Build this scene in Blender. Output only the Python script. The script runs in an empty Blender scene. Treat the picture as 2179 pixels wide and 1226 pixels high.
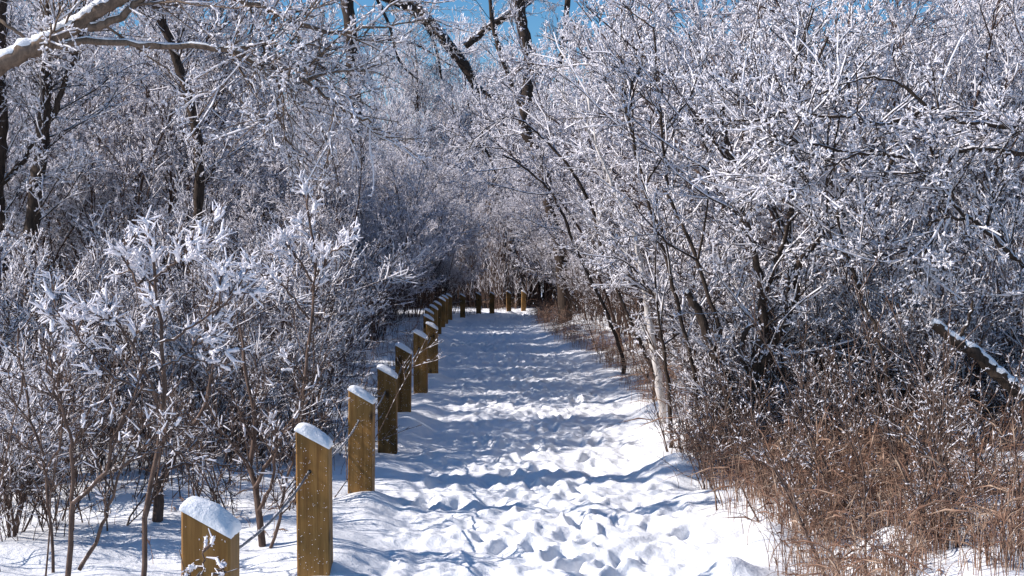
import bpy, math, random
import numpy as np
from mathutils import Vector

R = math.radians
C = bpy.context.scene.collection
scene = bpy.context.scene
# ------------------------------------------------------------------ camera
F_PX, CX, HZ, CAM_H = 2900.0, 1089.5, 568.0, 1.5      # focal length in photo pixels, principal column, horizon row, eye height
cam_d = bpy.data.cameras.new("camera")
cam = bpy.data.objects.new("camera", cam_d); C.objects.link(cam)
cam_d.sensor_width = 36.0
cam_d.lens = 36.0 * F_PX / 2179.0
cam_d.clip_start, cam_d.clip_end = 0.05, 3000
cam.location = (0, 0, CAM_H)
cam.rotation_euler = (R(90) - math.atan((613 - HZ) / F_PX), 0, 0)
scene.camera = cam
# ------------------------------------------------------------------ world, sun, exposure
SUN_EL, SUN_AZ_BEYOND = 36.0, -6.0                    # sun stands on the left, a little beyond
w = bpy.data.worlds.new("World"); scene.world = w; w.use_nodes = True
nt = w.node_tree
sky = nt.nodes.new("ShaderNodeTexSky"); sky.sky_type = 'NISHITA'; sky.sun_disc = False
sky.sun_elevation = R(SUN_EL); sky.sun_rotation = R(-(90 - SUN_AZ_BEYOND))
sky.air_density = 1.0; sky.dust_density = 0.35; sky.ozone_density = 3.0
bg = nt.nodes["Background"]; bg.inputs["Strength"].default_value = 0.097
hs = nt.nodes.new("ShaderNodeHueSaturation"); hs.inputs["Saturation"].default_value = 1.36
nt.links.new(sky.outputs[0], hs.inputs["Color"]); nt.links.new(hs.outputs[0], bg.inputs["Color"])
sd = bpy.data.lights.new("sun", 'SUN'); sd.energy = 5.0; sd.angle = R(0.5); sd.color = (1.0, 0.925, 0.87)
sun = bpy.data.objects.new("sun", sd); C.objects.link(sun)
a = R(SUN_AZ_BEYOND)
to_sun = Vector((-math.cos(a) * math.cos(R(SUN_EL)), math.sin(a) * math.cos(R(SUN_EL)), math.sin(R(SUN_EL))))
sun.rotation_euler = to_sun.to_track_quat('Z', 'Y').to_euler()
scene.view_settings.view_transform = 'Standard'; scene.view_settings.look = 'None'
scene.view_settings.exposure = 0.44; scene.view_settings.gamma = 1.0
scene.cycles.max_bounces = 6; scene.cycles.diffuse_bounces = 3; scene.cycles.glossy_bounces = 1
scene.cycles.transmission_bounces = 3; scene.cycles.transparent_max_bounces = 4

# ------------------------------------------------------------------ helpers
def at(px, py, D):
    """photo pixel at distance D (metres along the view) -> point in the place"""
    return np.array([(px - CX) * D / F_PX, D, CAM_H - (py - HZ) * D / F_PX])

def norm(v):
    return v / np.maximum(np.linalg.norm(v, axis=-1, keepdims=True), 1e-9)

def mesh_from(name, verts, faces, mats, mat_idx=None, smooth=False):
    """verts (n,3), faces list of (m,k) int arrays with k = 3 or 4"""
    me = bpy.data.meshes.new(name)
    verts = np.asarray(verts, dtype=np.float32)
    me.vertices.add(len(verts)); me.vertices.foreach_set("co", verts.ravel())
    if not isinstance(faces, list): faces = [faces]
    loops = np.concatenate([f.ravel() for f in faces]).astype(np.int32)
    cnt = np.concatenate([np.full(len(f), f.shape[1], np.int32) for f in faces])
    me.loops.add(len(loops)); me.loops.foreach_set("vertex_index", loops)
    me.polygons.add(len(cnt))
    st = np.zeros(len(cnt), np.int32); st[1:] = np.cumsum(cnt)[:-1]
    me.polygons.foreach_set("loop_start", st)
    if mat_idx is not None: me.polygons.foreach_set("material_index", np.asarray(mat_idx, np.int32))
    if smooth: me.polygons.foreach_set("use_smooth", np.ones(len(cnt), bool))
    for m in (mats if isinstance(mats, (list, tuple)) else [mats]): me.materials.append(m)
    me.update(calc_edges=True); me.validate()
    return me

class MB:
    """collects tubes and sheets; becomes ONE mesh"""
    def __init__(s): s.v, s.f, s.m, s.n = [], [], [], 0
    def add(s, v, f, mi=0):
        v = np.asarray(v, float).reshape(-1, 3)
        s.v.append(v); s.f.append(np.asarray(f) + s.n); s.m.append(np.full(len(f), mi)); s.n += len(v)
    def tubes(s, P, r0, r1, sides=3, rng=None, lump=0.0, mi=0, prof=None, flat=1.0, cap=False):
        P = np.asarray(P, float)
        if len(P) == 0: return
        N, K, _ = P.shape
        if rng is None: rng = np.random.default_rng(1)
        T = np.empty_like(P); T[:, 1:-1] = P[:, 2:] - P[:, :-2]; T[:, 0] = P[:, 1] - P[:, 0]; T[:, -1] = P[:, -1] - P[:, -2]
        T = norm(T)
        mean = norm(P[:, -1] - P[:, 0])
        ref = np.where(np.abs(mean[:, 2:3]) < 0.85, np.array([[0, 0, 1.0]]), np.array([[1.0, 0, 0]]))
        U = norm(np.cross(T, ref[:, None, :])); V = np.cross(U, T)
        t = np.linspace(0, 1, K)
        r0 = np.broadcast_to(np.asarray(r0, float), (N,)); r1 = np.broadcast_to(np.asarray(r1, float), (N,))
        rr = r0[:, None] * (1 - t) + r1[:, None] * t
        if prof is not None: rr = rr * prof[None, :]
        rr = rr[:, :, None] * np.ones(sides)
        if lump: rr = rr * (1 + lump * rng.uniform(-1, 1, rr.shape))
        ph = rng.uniform(0, 6.28, N)
        ang = ph[:, None] + np.arange(sides) * 2 * math.pi / sides
        ca, sa = np.cos(ang)[:, None, :, None], np.sin(ang)[:, None, :, None]
        X = P[:, :, None, :] + rr[..., None] * (ca * U[:, :, None, :] + flat * sa * V[:, :, None, :])
        base = (np.arange(N) * K * sides)[:, None, None]
        k = np.arange(K - 1)[None, :, None] * sides; j = np.arange(sides)[None, None, :]; j2 = (j + 1) % sides
        q = np.stack(np.broadcast_arrays(base + k + j, base + k + j2, base + k + sides + j2, base + k + sides + j), -1).reshape(-1, 4)
        s.add(X, q, mi)
        if cap:
            for e, kk in ((0, 0), (1, K - 1)):
                b2 = np.arange(N)[:, None] * K * sides + kk * sides + np.arange(sides)[None, :]
                cv = P[:, kk]
                off = s.n; s.v.append(cv); s.n += N
                tri = np.stack([b2 + (off - N * K * sides - (N if e else 0)), np.roll(b2, -1, 1) + (off - N * K * sides - (N if e else 0)),
                                np.broadcast_to((off + np.arange(N))[:, None], b2.shape)], -1).reshape(-1, 3)
                tri = np.concatenate([tri, tri[:, 2:3]], 1)
                s.f.append(tri[:, :3]); s.m.append(np.full(len(tri), mi))
    def mesh(s, name, mats, smooth=False):
        return mesh_from(name, np.concatenate(s.v), s.f, mats, np.concatenate(s.m), smooth)

def link(name, me, parent=None, loc=None):
    o = bpy.data.objects.new(name, me); C.objects.link(o)
    if parent is not None: o.parent = parent
    if loc is not None: o.location = loc
    return o

def tag(o, label=None, cat=None, group=None, kind=None):
    if label: o["label"] = label
    if cat: o["category"] = cat
    if group: o["group"] = group
    if kind: o["kind"] = kind
    return o

def empty(name, loc=(0, 0, 0), rz=0.0, sc=1.0):
    o = bpy.data.objects.new(name, None); C.objects.link(o)
    o.location = loc; o.rotation_euler = (0, 0, rz); o.scale = (sc, sc, sc); o.empty_display_size = 0.1
    return o

def copy_tree(root, loc, rz, sc):
    r = root.copy(); C.objects.link(r); r.location = loc; r.rotation_euler = (0, 0, rz); r.scale = sc
    for ch in list(root.children):
        c = ch.copy(); C.objects.link(c); c.parent = r
    return r

ORD = ("zeroth first second third fourth fifth sixth seventh eighth ninth tenth eleventh twelfth thirteenth fourteenth "
       "fifteenth sixteenth seventeenth eighteenth nineteenth").split()

# ------------------------------------------------------------------ noise
def perlin(x, y, seed=0):
    rs = np.random.default_rng(seed); perm = rs.permutation(512); ang = rs.uniform(0, 2 * math.pi, 512)
    xi = np.floor(x).astype(int); yi = np.floor(y).astype(int); xf = x - xi; yf = y - yi
    def g(ix, iy, dx, dy):
        h = perm[(perm[ix % 512] + iy) % 512]; return np.cos(ang[h]) * dx + np.sin(ang[h]) * dy
    u = xf ** 3 * (xf * (xf * 6 - 15) + 10); v = yf ** 3 * (yf * (yf * 6 - 15) + 10)
    a_ = g(xi, yi, xf, yf) * (1 - u) + g(xi + 1, yi, xf - 1, yf) * u
    b_ = g(xi, yi + 1, xf, yf - 1) * (1 - u) + g(xi + 1, yi + 1, xf - 1, yf - 1) * u
    return (a_ * (1 - v) + b_ * v) * 1.5

def sstep(a_, b_, x):
    t = np.clip((x - a_) / (b_ - a_), 0, 1); return t * t * (3 - 2 * t)

# ------------------------------------------------------------------ materials
def mat(name):
    m = bpy.data.materials.new(name); m.use_nodes = True
    return m, m.node_tree, m.node_tree.nodes["Principled BSDF"]

def node(t, typ, **kw):
    n = t.nodes.new(typ)
    for k, v in kw.items():
        if k.startswith("_"): setattr(n, k[1:], v)
        else: n.inputs[k].default_value = v
    return n

def ramp(t, fac, stops):
    n = t.nodes.new("ShaderNodeValToRGB"); t.links.new(fac, n.inputs[0])
    e = n.color_ramp.elements
    while len(e) < len(stops): e.new(0.5)
    for el, (p, c) in zip(e, stops): el.position = p; el.color = (*c, 1)
    return n

def snow_material():
    m, t, b = mat("snow")
    b.inputs["Base Color"].default_value = (0.80, 0.81, 0.83, 1); b.inputs["Roughness"].default_value = 0.62
    b.inputs["Specular IOR Level"].default_value = 0.25
    tc = node(t, "ShaderNodeTexCoord")
    n1 = node(t, "ShaderNodeTexNoise", Scale=18.0, Detail=6.0, Roughness=0.65)
    n2 = node(t, "ShaderNodeTexNoise", Scale=120.0, Detail=3.0, Roughness=0.7)
    t.links.new(tc.outputs["Object"], n1.inputs["Vector"]); t.links.new(tc.outputs["Object"], n2.inputs["Vector"])
    bp = node(t, "ShaderNodeBump", Strength=0.55, Distance=0.03); t.links.new(n1.outputs["Fac"], bp.inputs["Height"])
    bp2 = node(t, "ShaderNodeBump", Strength=0.5, Distance=0.004); t.links.new(n2.outputs["Fac"], bp2.inputs["Height"])
    t.links.new(bp.outputs[0], bp2.inputs["Normal"]); t.links.new(bp2.outputs[0], b.inputs["Normal"])
    return m

def frost_material(name="frost", col=(0.89, 0.87, 0.91), transl=0.22):
    m, t, b = mat(name)
    t.nodes.remove(b)
    out = t.nodes["Material Output"]
    d = node(t, "ShaderNodeBsdfDiffuse", Color=(*col, 1)); tr = node(t, "ShaderNodeBsdfTranslucent", Color=(*col, 1))
    mx = node(t, "ShaderNodeMixShader", Fac=transl)
    t.links.new(d.outputs[0], mx.inputs[1]); t.links.new(tr.outputs[0], mx.inputs[2]); t.links.new(mx.outputs[0], out.inputs["Surface"])
    return m

def bark_material(name, c0, c1, frost=0.45, scale=30.0, frost_noise=14.0):
    """bark with rime clinging to the upper side and in patches"""
    m, t, b = mat(name)
    tc = node(t, "ShaderNodeTexCoord")
    mp = node(t, "ShaderNodeMapping"); mp.inputs["Scale"].default_value = (1, 1, 0.25)
    t.links.new(tc.outputs["Object"], mp.inputs["Vector"])
    n1 = node(t, "ShaderNodeTexNoise", Scale=scale, Detail=5.0, Roughness=0.7); t.links.new(mp.outputs[0], n1.inputs["Vector"])
    r = ramp(t, n1.outputs["Fac"], [(0.3, c0), (0.7, c1)])
    n2 = node(t, "ShaderNodeTexNoise", Scale=frost_noise, Detail=4.0, Roughness=0.65); t.links.new(tc.outputs["Object"], n2.inputs["Vector"])
    geo = node(t, "ShaderNodeNewGeometry"); sx = node(t, "ShaderNodeSeparateXYZ"); t.links.new(geo.outputs["Normal"], sx.inputs[0])
    m1 = node(t, "ShaderNodeMath", _operation='MULTIPLY_ADD'); m1.inputs[1].default_value = 0.35; t.links.new(sx.outputs["Z"], m1.inputs[0]); t.links.new(n2.outputs["Fac"], m1.inputs[2])
    mr = node(t, "ShaderNodeMapRange"); mr.inputs["From Min"].default_value = 0.95 - frost * 0.8; mr.inputs["From Max"].default_value = 1.05 - frost * 0.8
    t.links.new(m1.outputs[0], mr.inputs["Value"])
    mix = node(t, "ShaderNodeMix", _data_type='RGBA'); t.links.new(mr.outputs[0], mix.inputs[0])
    t.links.new(r.outputs[0], mix.inputs[6]); mix.inputs[7].default_value = (0.82, 0.80, 0.83, 1)
    t.links.new(mix.outputs[2], b.inputs["Base Color"]); b.inputs["Roughness"].default_value = 0.9
    b.inputs["Specular IOR Level"].default_value = 0.15
    bp = node(t, "ShaderNodeBump", Strength=0.6, Distance=0.01); t.links.new(n1.outputs["Fac"], bp.inputs["Height"]); t.links.new(bp.outputs[0], b.inputs["Normal"])
    return m

def wood_material():
    m, t, b = mat("treated_pine")
    tc = node(t, "ShaderNodeTexCoord"); oi = node(t, "ShaderNodeObjectInfo")
    ad = node(t, "ShaderNodeVectorMath", _operation='ADD'); sc = node(t, "ShaderNodeVectorMath", _operation='SCALE'); sc.inputs["Scale"].default_value = 7.0
    cb = node(t, "ShaderNodeCombineXYZ")
    for k in range(3): t.links.new(oi.outputs["Random"], cb.inputs[k])
    t.links.new(cb.outputs[0], sc.inputs[0]); t.links.new(tc.outputs["Object"], ad.inputs[0]); t.links.new(sc.outputs[0], ad.inputs[1])
    mp = node(t, "ShaderNodeMapping"); mp.inputs["Scale"].default_value = (1, 1, 0.05); t.links.new(ad.outputs[0], mp.inputs["Vector"])
    n1 = node(t, "ShaderNodeTexNoise", Scale=26.0, Detail=4.0, Roughness=0.6, Distortion=0.4); t.links.new(mp.outputs[0], n1.inputs["Vector"])
    n1b = node(t, "ShaderNodeTexNoise", Scale=120.0, Detail=3.0, Roughness=0.6); t.links.new(mp.outputs[0], n1b.inputs["Vector"])
    mm = node(t, "ShaderNodeMath", _operation='MULTIPLY_ADD'); mm.inputs[1].default_value = 0.45; t.links.new(n1b.outputs["Fac"], mm.inputs[0]); t.links.new(n1.outputs["Fac"], mm.inputs[2])
    r = ramp(t, mm.outputs[0], [(0.45, (0.115, 0.053, 0.015)), (0.68, (0.265, 0.138, 0.040)), (0.9, (0.37, 0.21, 0.072))])
    # knots
    mp2 = node(t, "ShaderNodeMapping"); mp2.inputs["Scale"].default_value = (1.0, 1.0, 0.6); t.links.new(ad.outputs[0], mp2.inputs["Vector"])
    vo = node(t, "ShaderNodeTexVoronoi", Scale=6.5); t.links.new(mp2.outputs[0], vo.inputs["Vector"])
    mr = node(t, "ShaderNodeMapRange"); mr.inputs["From Min"].default_value = 0.07; mr.inputs["From Max"].default_value = 0.20
    t.links.new(vo.outputs["Distance"], mr.inputs["Value"])
    mix = node(t, "ShaderNodeMix", _data_type='RGBA'); t.links.new(mr.outputs[0], mix.inputs[0]); mix.inputs[6].default_value = (0.05, 0.028, 0.012, 1); t.links.new(r.outputs[0], mix.inputs[7])
    # weathering tone differs per post
    n3 = node(t, "ShaderNodeTexNoise", Scale=4.0, Detail=3.0); t.links.new(ad.outputs[0], n3.inputs["Vector"])
    r3 = ramp(t, n3.outputs["Fac"], [(0.35, (0.58, 0.62, 0.60)), (0.65, (1.14, 1.08, 1.0))])
    mul = node(t, "ShaderNodeMix", _data_type='RGBA', _blend_type='MULTIPLY'); mul.inputs[0].default_value = 1.0
    t.links.new(mix.outputs[2], mul.inputs[6]); t.links.new(r3.outputs[0], mul.inputs[7])
    tone = node(t, "ShaderNodeMapRange"); tone.inputs["To Min"].default_value = 0.62; tone.inputs["To Max"].default_value = 1.1; t.links.new(oi.outputs["Random"], tone.inputs["Value"])
    mul2 = node(t, "ShaderNodeVectorMath", _operation='SCALE'); t.links.new(mul.outputs[2], mul2.inputs[0]); t.links.new(tone.outputs[0], mul2.inputs["Scale"])
    t.links.new(mul2.outputs[0], b.inputs["Base Color"]); b.inputs["Roughness"].default_value = 0.75; b.inputs["Specular IOR Level"].default_value = 0.25
    bp = node(t, "ShaderNodeBump", Strength=0.35, Distance=0.004); t.links.new(mm.outputs[0], bp.inputs["Height"]); t.links.new(bp.outputs[0], b.inputs["Normal"])
    return m

def grass_material(name, stops):
    m, t, b = mat(name)
    tc = node(t, "ShaderNodeTexCoord"); n = node(t, "ShaderNodeTexNoise", Scale=9.0, Detail=3.0); t.links.new(tc.outputs["Object"], n.inputs["Vector"])
    r = ramp(t, n.outputs["Fac"], stops); t.links.new(r.outputs[0], b.inputs["Base Color"]); b.inputs["Roughness"].default_value = 0.8
    b.inputs["Specular IOR Level"].default_value = 0.2
    return m

def plain(name, col, rough=0.6, metal=0.0):
    m, t, b = mat(name)
    tc = node(t, "ShaderNodeTexCoord"); n = node(t, "ShaderNodeTexNoise", Scale=60.0, Detail=3.0); t.links.new(tc.outputs["Object"], n.inputs["Vector"])
    r = ramp(t, n.outputs["Fac"], [(0.3, tuple(c * 0.7 for c in col)), (0.7, tuple(min(1, c * 1.2) for c in col))]); t.links.new(r.outputs[0], b.inputs["Base Color"])
    b.inputs["Roughness"].default_value = rough; b.inputs["Metallic"].default_value = metal
    return m

M_SNOW = snow_material()
M_FROST = frost_material()
M_TWIG = bark_material("twig_bark", (0.045, 0.030, 0.026), (0.13, 0.085, 0.065), frost=0.30, scale=40, frost_noise=25)
M_BARK = bark_material("trunk_bark", (0.018, 0.014, 0.012), (0.080, 0.058, 0.045), frost=0.36, scale=35, frost_noise=9)
M_PALE = bark_material("pale_bark", (0.34, 0.30, 0.27), (0.72, 0.68, 0.65), frost=0.3, scale=16, frost_noise=9)
M_SHOOT = bark_material("brown_shoot_bark", (0.045, 0.030, 0.025), (0.155, 0.105, 0.082), frost=0.30, scale=40, frost_noise=35)
M_WOOD = wood_material()
M_GRASS = grass_material("dry_grass", [(0.3, (0.11, 0.056, 0.040)), (0.5, (0.22, 0.128, 0.088)), (0.70, (0.46, 0.34, 0.25))])
M_GREY = bark_material("grey_limb_bark", (0.07, 0.052, 0.040), (0.22, 0.16, 0.12), frost=0.08, scale=30, frost_noise=9)
M_CABLE = plain("galvanised_cable", (0.16, 0.17, 0.19), 0.45, 0.6)
M_HOLE_SHADE = plain("painted_hole_shade", (0.012, 0.010, 0.008), 0.9)  # near-black colour stands in for the shade inside a cable hole
M_LEAF = plain("dead_leaf", (0.33, 0.13, 0.05), 0.8)

# ------------------------------------------------------------------ layout of the path
POST_PX = [447, 667, 770, 824, 859, 895, 919, 912, 913, 923, 931.5, 941, 947, 955.5, 984.5, 1018, 1047, 1082.5, 1114.5]
POST_D = [4.2, 6.3, 8.44, 10.8, 13.0, 15.4, 18.0, 20.6, 23.1, 25.8, 28.6, 31.6, 34.4, 36.8, 39.0, 41.2, 43.4, 45.7, 48.0]
POST_TOP = [1077, 912, 828, 782, 734, 706, 688, 671, 658, 650, 642, 633.5, 629, 626, 626, 623, 622, 620, 619.5]   # wood at its high left corner
POST_X = [(p - CX) * d / F_PX for p, d in zip(POST_PX, POST_D)]

def ground_base(y):
    return -0.13 * sstep(34, 50, y)
LX = np.interp
def left_edge(y):  return LX(y, [-5] + POST_D + [52, 60], [-0.85] + [x + 0.14 for x in POST_X] + [1.6, 5.0])
def right_edge(y): return LX(y, [-5, 6.9, 8.4, 10.7, 14, 17.8, 21.8, 30, 38, 44, 48, 54], [1.25, 1.22, 1.16, 1.2, 1.36, 1.36, 1.15, 0.66, 0.55, 0.75, 1.5, 4.0])

# ------------------------------------------------------------------ snow ground and path, one grid
def axis(lo, hi, fn):
    xs = [lo]
    while xs[-1] < hi: xs.append(xs[-1] + fn(xs[-1]))
    return np.array(xs)
xs_in = axis(-1.5, 1.9, lambda x: 0.016)
xr = axis(xs_in[-1], 900, lambda x: 0.016 + 0.055 * (x - xs_in[-1]) + 0.0)
xl = axis(1.5, 900, lambda x: 0.016 + 0.055 * (x - 1.5))
xg = np.concatenate([-xl[::-1][:-1], xs_in, xr[1:]])
yg = np.concatenate([-axis(-3.0, 300, lambda y: 0.1 + 0.08 * (y + 3))[::-1][:-1], axis(3.0, 1500, lambda y: max(0.014, 0.0028 * y) if y < 55 else 0.1 * (y - 53))])
yg = np.unique(np.round(yg, 5))
X, Y = np.meshgrid(xg, yg)
le, re = left_edge(Y), right_edge(Y)
pm = sstep(-0.10, 0.22, X - le) * sstep(-0.05, 0.35, re - X)                 # 1 on the trodden path
near = (np.abs(X) < 30) & (Y < 90) & (Y > -10)
Z = ground_base(Y)
Z = Z + near * (1 - pm) * (0.06 + 0.07 * perlin(X * 0.7, Y * 0.7, 3) + 0.05 * perlin(X * 1.7, Y * 1.7, 4) + 0.018 * perlin(X * 4.5, Y * 4.5, 5))
Z += near * 0.16 * sstep(0.1, 0.9, X - re) * (0.7 + 0.7 * perlin(X * 1.3 + 5, Y * 1.3, 6))
Z += near * 0.8 * (perlin(X * 0.05, Y * 0.05, 8)) * sstep(6, 25, np.abs(X))
trod = perlin(X * 2.3, Y * 1.9, 11) * 0.024 + perlin(X * 4.6 + 3, Y * 4.2, 12) * 0.024 + perlin(X * 9.5, Y * 8.0, 13) * 0.022 + perlin(X * 20, Y * 18, 14) * 0.010
Z += near * pm * trod
frs = np.random.default_rng(77)
def stamp(cx, cy, ang, L, W, depth):
    x0, x1 = np.searchsorted(xg, [cx - 0.45, cx + 0.45]); y0, y1 = np.searchsorted(yg, [cy - 0.45, cy + 0.45])
    if x1 - x0 < 3 or y1 - y0 < 3: return
    dx, dy = X[y0:y1, x0:x1] - cx, Y[y0:y1, x0:x1] - cy
    u = (dx * math.cos(ang) + dy * math.sin(ang)) / L; v = (-dx * math.sin(ang) + dy * math.cos(ang)) / W
    r = np.sqrt(u * u + v * v)
    Z[y0:y1, x0:x1] += -depth * (1 - sstep(0.55, 1.1, r)) + 0.30 * depth * np.exp(-((r - 1.35) / 0.28) ** 2)
y = 3.5
while y < 50:
    for k in range(6):
        lx, rx = left_edge(y), right_edge(y)
        px = lx + 0.25 + (rx - lx - 0.45) * np.clip(frs.normal(0.45, 0.24), 0, 1)
        stamp(px, y + frs.uniform(-.2, .2), R(90) + frs.normal(0, 0.3), frs.uniform(.12, .16), frs.uniform(.055, .075), frs.uniform(.025, .055))
    y += 0.36
for px_, d_, hgt, rad in ((1440, 9.6, .10, .45), (1400, 12.6, .2, .5), (1640, 6.9, .15, .35), (1560, 6.4, .12, .3), (1900, 6.6, .15, .35), (1750, 7.6, .12, .3), (1990, 7.4, .14, .35), (1500, 11.5, .25, .6), (1640, 11.8, .3, .5)):
    gx = (px_ - CX) * d_ / F_PX
    Z += hgt * np.exp(-((X - gx) ** 2 + (Y - d_) ** 2) / (rad * 0.55) ** 2)
for x_, d_ in zip(POST_X, POST_D):                                           # drift against every post
    Z += 0.05 * np.exp(-(((X - x_) / 0.25) ** 2 + ((Y - d_) / 0.22) ** 2))
def ground_z(x, y):
    i = np.clip(np.searchsorted(xg, x), 1, len(xg) - 1); j = np.clip(np.searchsorted(yg, y), 1, len(yg) - 1)
    return Z[j, i]
NY, NX = X.shape
V = np.stack([X, Y, Z], -1).reshape(-1, 3)
ii = (np.arange(NY - 1)[:, None] * NX + np.arange(NX - 1)[None, :])
Q = np.stack([ii, ii + 1, ii + NX + 1, ii + NX], -1).reshape(-1, 4)
cxx = (X[:-1, :-1] + X[1:, 1:]) / 2; cyy = (Y[:-1, :-1] + Y[1:, 1:]) / 2
on = ((cxx > left_edge(cyy)) & (cxx < right_edge(cyy) + 0.05) & (cyy < 58) & (cyy > -5)).ravel()
def sub(q):
    u, inv = np.unique(q, return_inverse=True); return V[u], inv.reshape(q.shape)
for nm, sel in (("snow_ground", ~on), ("snow_path", on)):
    v_, q_ = sub(Q[sel]); o = link(nm, mesh_from(nm, v_, q_, M_SNOW, smooth=True)); tag(o, kind="structure")

# ------------------------------------------------------------------ fence posts
def post_body():
    W, H, drop, bv = 0.15, 1.15, 0.083, 0.007          # origin at the high corner's height; top cut slants down to the right (+x)
    h = W / 2
    prof = [(-h + bv, -h), (h - bv, -h), (h, -h + bv), (h, h - bv), (h - bv, h), (-h + bv, h), (-h, h - bv), (-h, -h + bv)]
    top = lambda x: -drop * (x + h) / W
    v = [(x, y_, -H) for x, y_ in prof] + [(x, y_, top(x) - 0.004) for x, y_ in prof] + [(x * 0.965, y_ * 0.965, top(x)) for x, y_ in prof]
    q = []
    for lvl in (0, 8):
        q += [(lvl + k, lvl + (k + 1) % 8, lvl + 8 + (k + 1) % 8, lvl + 8 + k) for k in range(8)]
    me = bpy.data.meshes.new("post_body"); me.from_pydata(v, [], q + [tuple(range(16, 24))]); me.materials.append(M_WOOD); me.update()
    return me
def cap_mesh(seed, T):
    rng = np.random.default_rng(seed); n = 22
    W, drop = 0.15, 0.083; h = W / 2 + 0.004
    u = np.linspace(-1, 1, n); u = np.sign(u) * (1 - (1 - np.abs(u)) ** 1.7); U, Vv = np.meshgrid(u, u)
    sx, sy = rng.uniform(0, 50, 2)
    dome = (np.clip(1 - np.abs(U) ** 3.2, 0, 1) ** 0.55) * (np.clip(1 - np.abs(Vv) ** 3.2, 0, 1) ** 0.55)
    nz = 1 + 0.15 * perlin(U * 1.2 + sx, Vv * 1.2 + sy, seed) + 0.07 * perlin(U * 4 + sx, Vv * 4, seed + 1)
    ed = 1 + 0.03 * perlin(U * 2.3 + sy, Vv * 2.3 + sx, seed + 2)
    x = U * h * ed + 0.004 * dome; y_ = Vv * h * ed
    x += 0.010 * dome * (1 - np.clip(U, -1, 1)) * 0  # (kept straight over the cut)
    pl = -drop * (x + W / 2) / W
    z = pl - 0.003 + T * dome * nz * (1.0 - 0.22 * U * 0 + 0.10 * (1 - U ** 2))
    # bulge outwards over the rim
    bul = 0.006 * np.sin(np.clip(dome, 0, 1) * math.pi)
    x += np.sign(U) * bul * (np.abs(U) > 0.8); y_ += np.sign(Vv) * bul * (np.abs(Vv) > 0.8)
    i = np.arange(n - 1)[:, None] * n + np.arange(n - 1)[None, :]
    q = np.stack([i, i + 1, i + n + 1, i + n], -1).reshape(-1, 4)
    return mesh_from("snow_cap", np.stack([x, y_, z], -1).reshape(-1, 3), q, M_SNOW, smooth=True)
def hole_mesh():  # solid disc on the post face, its dark colour painting the hole's shade
    m = MB(); P = np.array([[[0, -0.0758, 0], [0, -0.072, 0]]]); 
    m.tubes(P, 0.010, 0.010, 10, cap=True); return m.mesh("cable_hole_disc", M_HOLE_SHADE)
def fleck_mesh(seed, n):
    rng = np.random.default_rng(seed); m = MB()
    z = -rng.uniform(0.05, 0.72, n); x = rng.uniform(-.068, .068, n)
    z = np.minimum(z, -0.085 * (x + .075) / .15 - .02)
    c = np.stack([x, np.full(n, -0.0755), z], -1)
    d = norm(np.stack([rng.normal(0, 1, n), rng.normal(0, .15, n), rng.normal(0, 1.2, n)], -1)); L = rng.uniform(.0008, .0024, n) * np.where(rng.random(n) < .06, 3.0, 1)
    P = np.stack([c - d * L[:, None], c, c + d * L[:, None]], 1)
    m.tubes(P, rng.uniform(.0010, .0020, n), rng.uniform(.0008, .0014, n), 4, rng, .3, prof=np.array([.5, 1, .5]))
    return m.mesh("snow_fleck", M_FROST)
BODY, HOLE = post_body(), hole_mesh()
CAPS = [cap_mesh(k + 1, T) for k, T in enumerate((.048, .050, .046, .042, .047, .044))]
HOLE_Z = []
post_labels = {1: "nearest golden brown wooden fence post, cut off by the bottom of the picture",
               2: "second wooden fence post from the camera, full grey cable entering its hole",
               3: "third wooden fence post from the camera, slanted top under a rounded snow cap"}
for k, (x, D, top) in enumerate(zip(POST_X, POST_D, POST_TOP), 1):
    z = CAM_H - (top - HZ) * D / F_PX
    rz = R([0, 1, -1.5, 2, 1, -2, 1.5, 0, 2, -1, 3, 2, 0, -3, 2, 4, 6, 8, 9][k - 1])
    e = empty("wooden_post", (x, D, z), rz)
    e.rotation_euler[0] = R((k * 7 % 5 - 2) * 0.25); e.rotation_euler[1] = R((k * 11 % 7 - 3) * 0.22)
    lab = post_labels.get(k) or f"{ORD[k]} wooden fence post from the camera, slanted top capped with snow"
    if k == 19: lab = "nineteenth and farthest wooden fence post, dark against the bend of the path"
    tag(e, lab, "fence post", "wooden fence posts along the left edge of the path")
    link("post_body", BODY, e); link("snow_cap", CAPS[k % 6], e)
    if k <= 9:
        hz = [-.155, -.19, -.19, -.19, -.19, -.18, -.17, -.18, -.18][k - 1]
        if k != 1: link("cable_hole_disc", HOLE, e).location = (-0.012, 0, hz)
        link("snow_fleck", fleck_mesh(k * 5, 120), e)["kind"] = "stuff"
    HOLE_Z.append(z - 0.185)
# the cable threaded through the posts
m = MB(); rng = np.random.default_rng(9); pts = [np.array([POST_X[0] - .1, 1.8, .55])]
for k in range(19):
    p = np.array([POST_X[k] - 0.012, POST_D[k], HOLE_Z[k]])
    q = pts[-1] if k == 0 else prev
    for t in np.linspace(0, 1, 9)[1:]:
        s = q * (1 - t) + p * t; s[2] -= 0.05 * 4 * t * (1 - t) * (1.0 if k > 1 else 1.2)
        pts.append(s)
    prev = p
P = np.array(pts); m.tubes(P[None], 0.0055, 0.0055, 8, rng)
Pf = P[9:9 + 8 * 8]; fp = []
for i in range(1100):
    j = rng.integers(0, len(Pf) - 1); t = rng.random(); b_ = Pf[j] * (1 - t) + Pf[j + 1] * t + np.array([0, 0, .004]); d = norm(rng.normal(0, 1, 3) + np.array([-.4, 0, .9])) * rng.uniform(.003, .009)
    fp.append([b_, b_ + d])
m.tubes(np.array(fp), .0022, .0008, 3, rng, mi=1)
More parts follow.
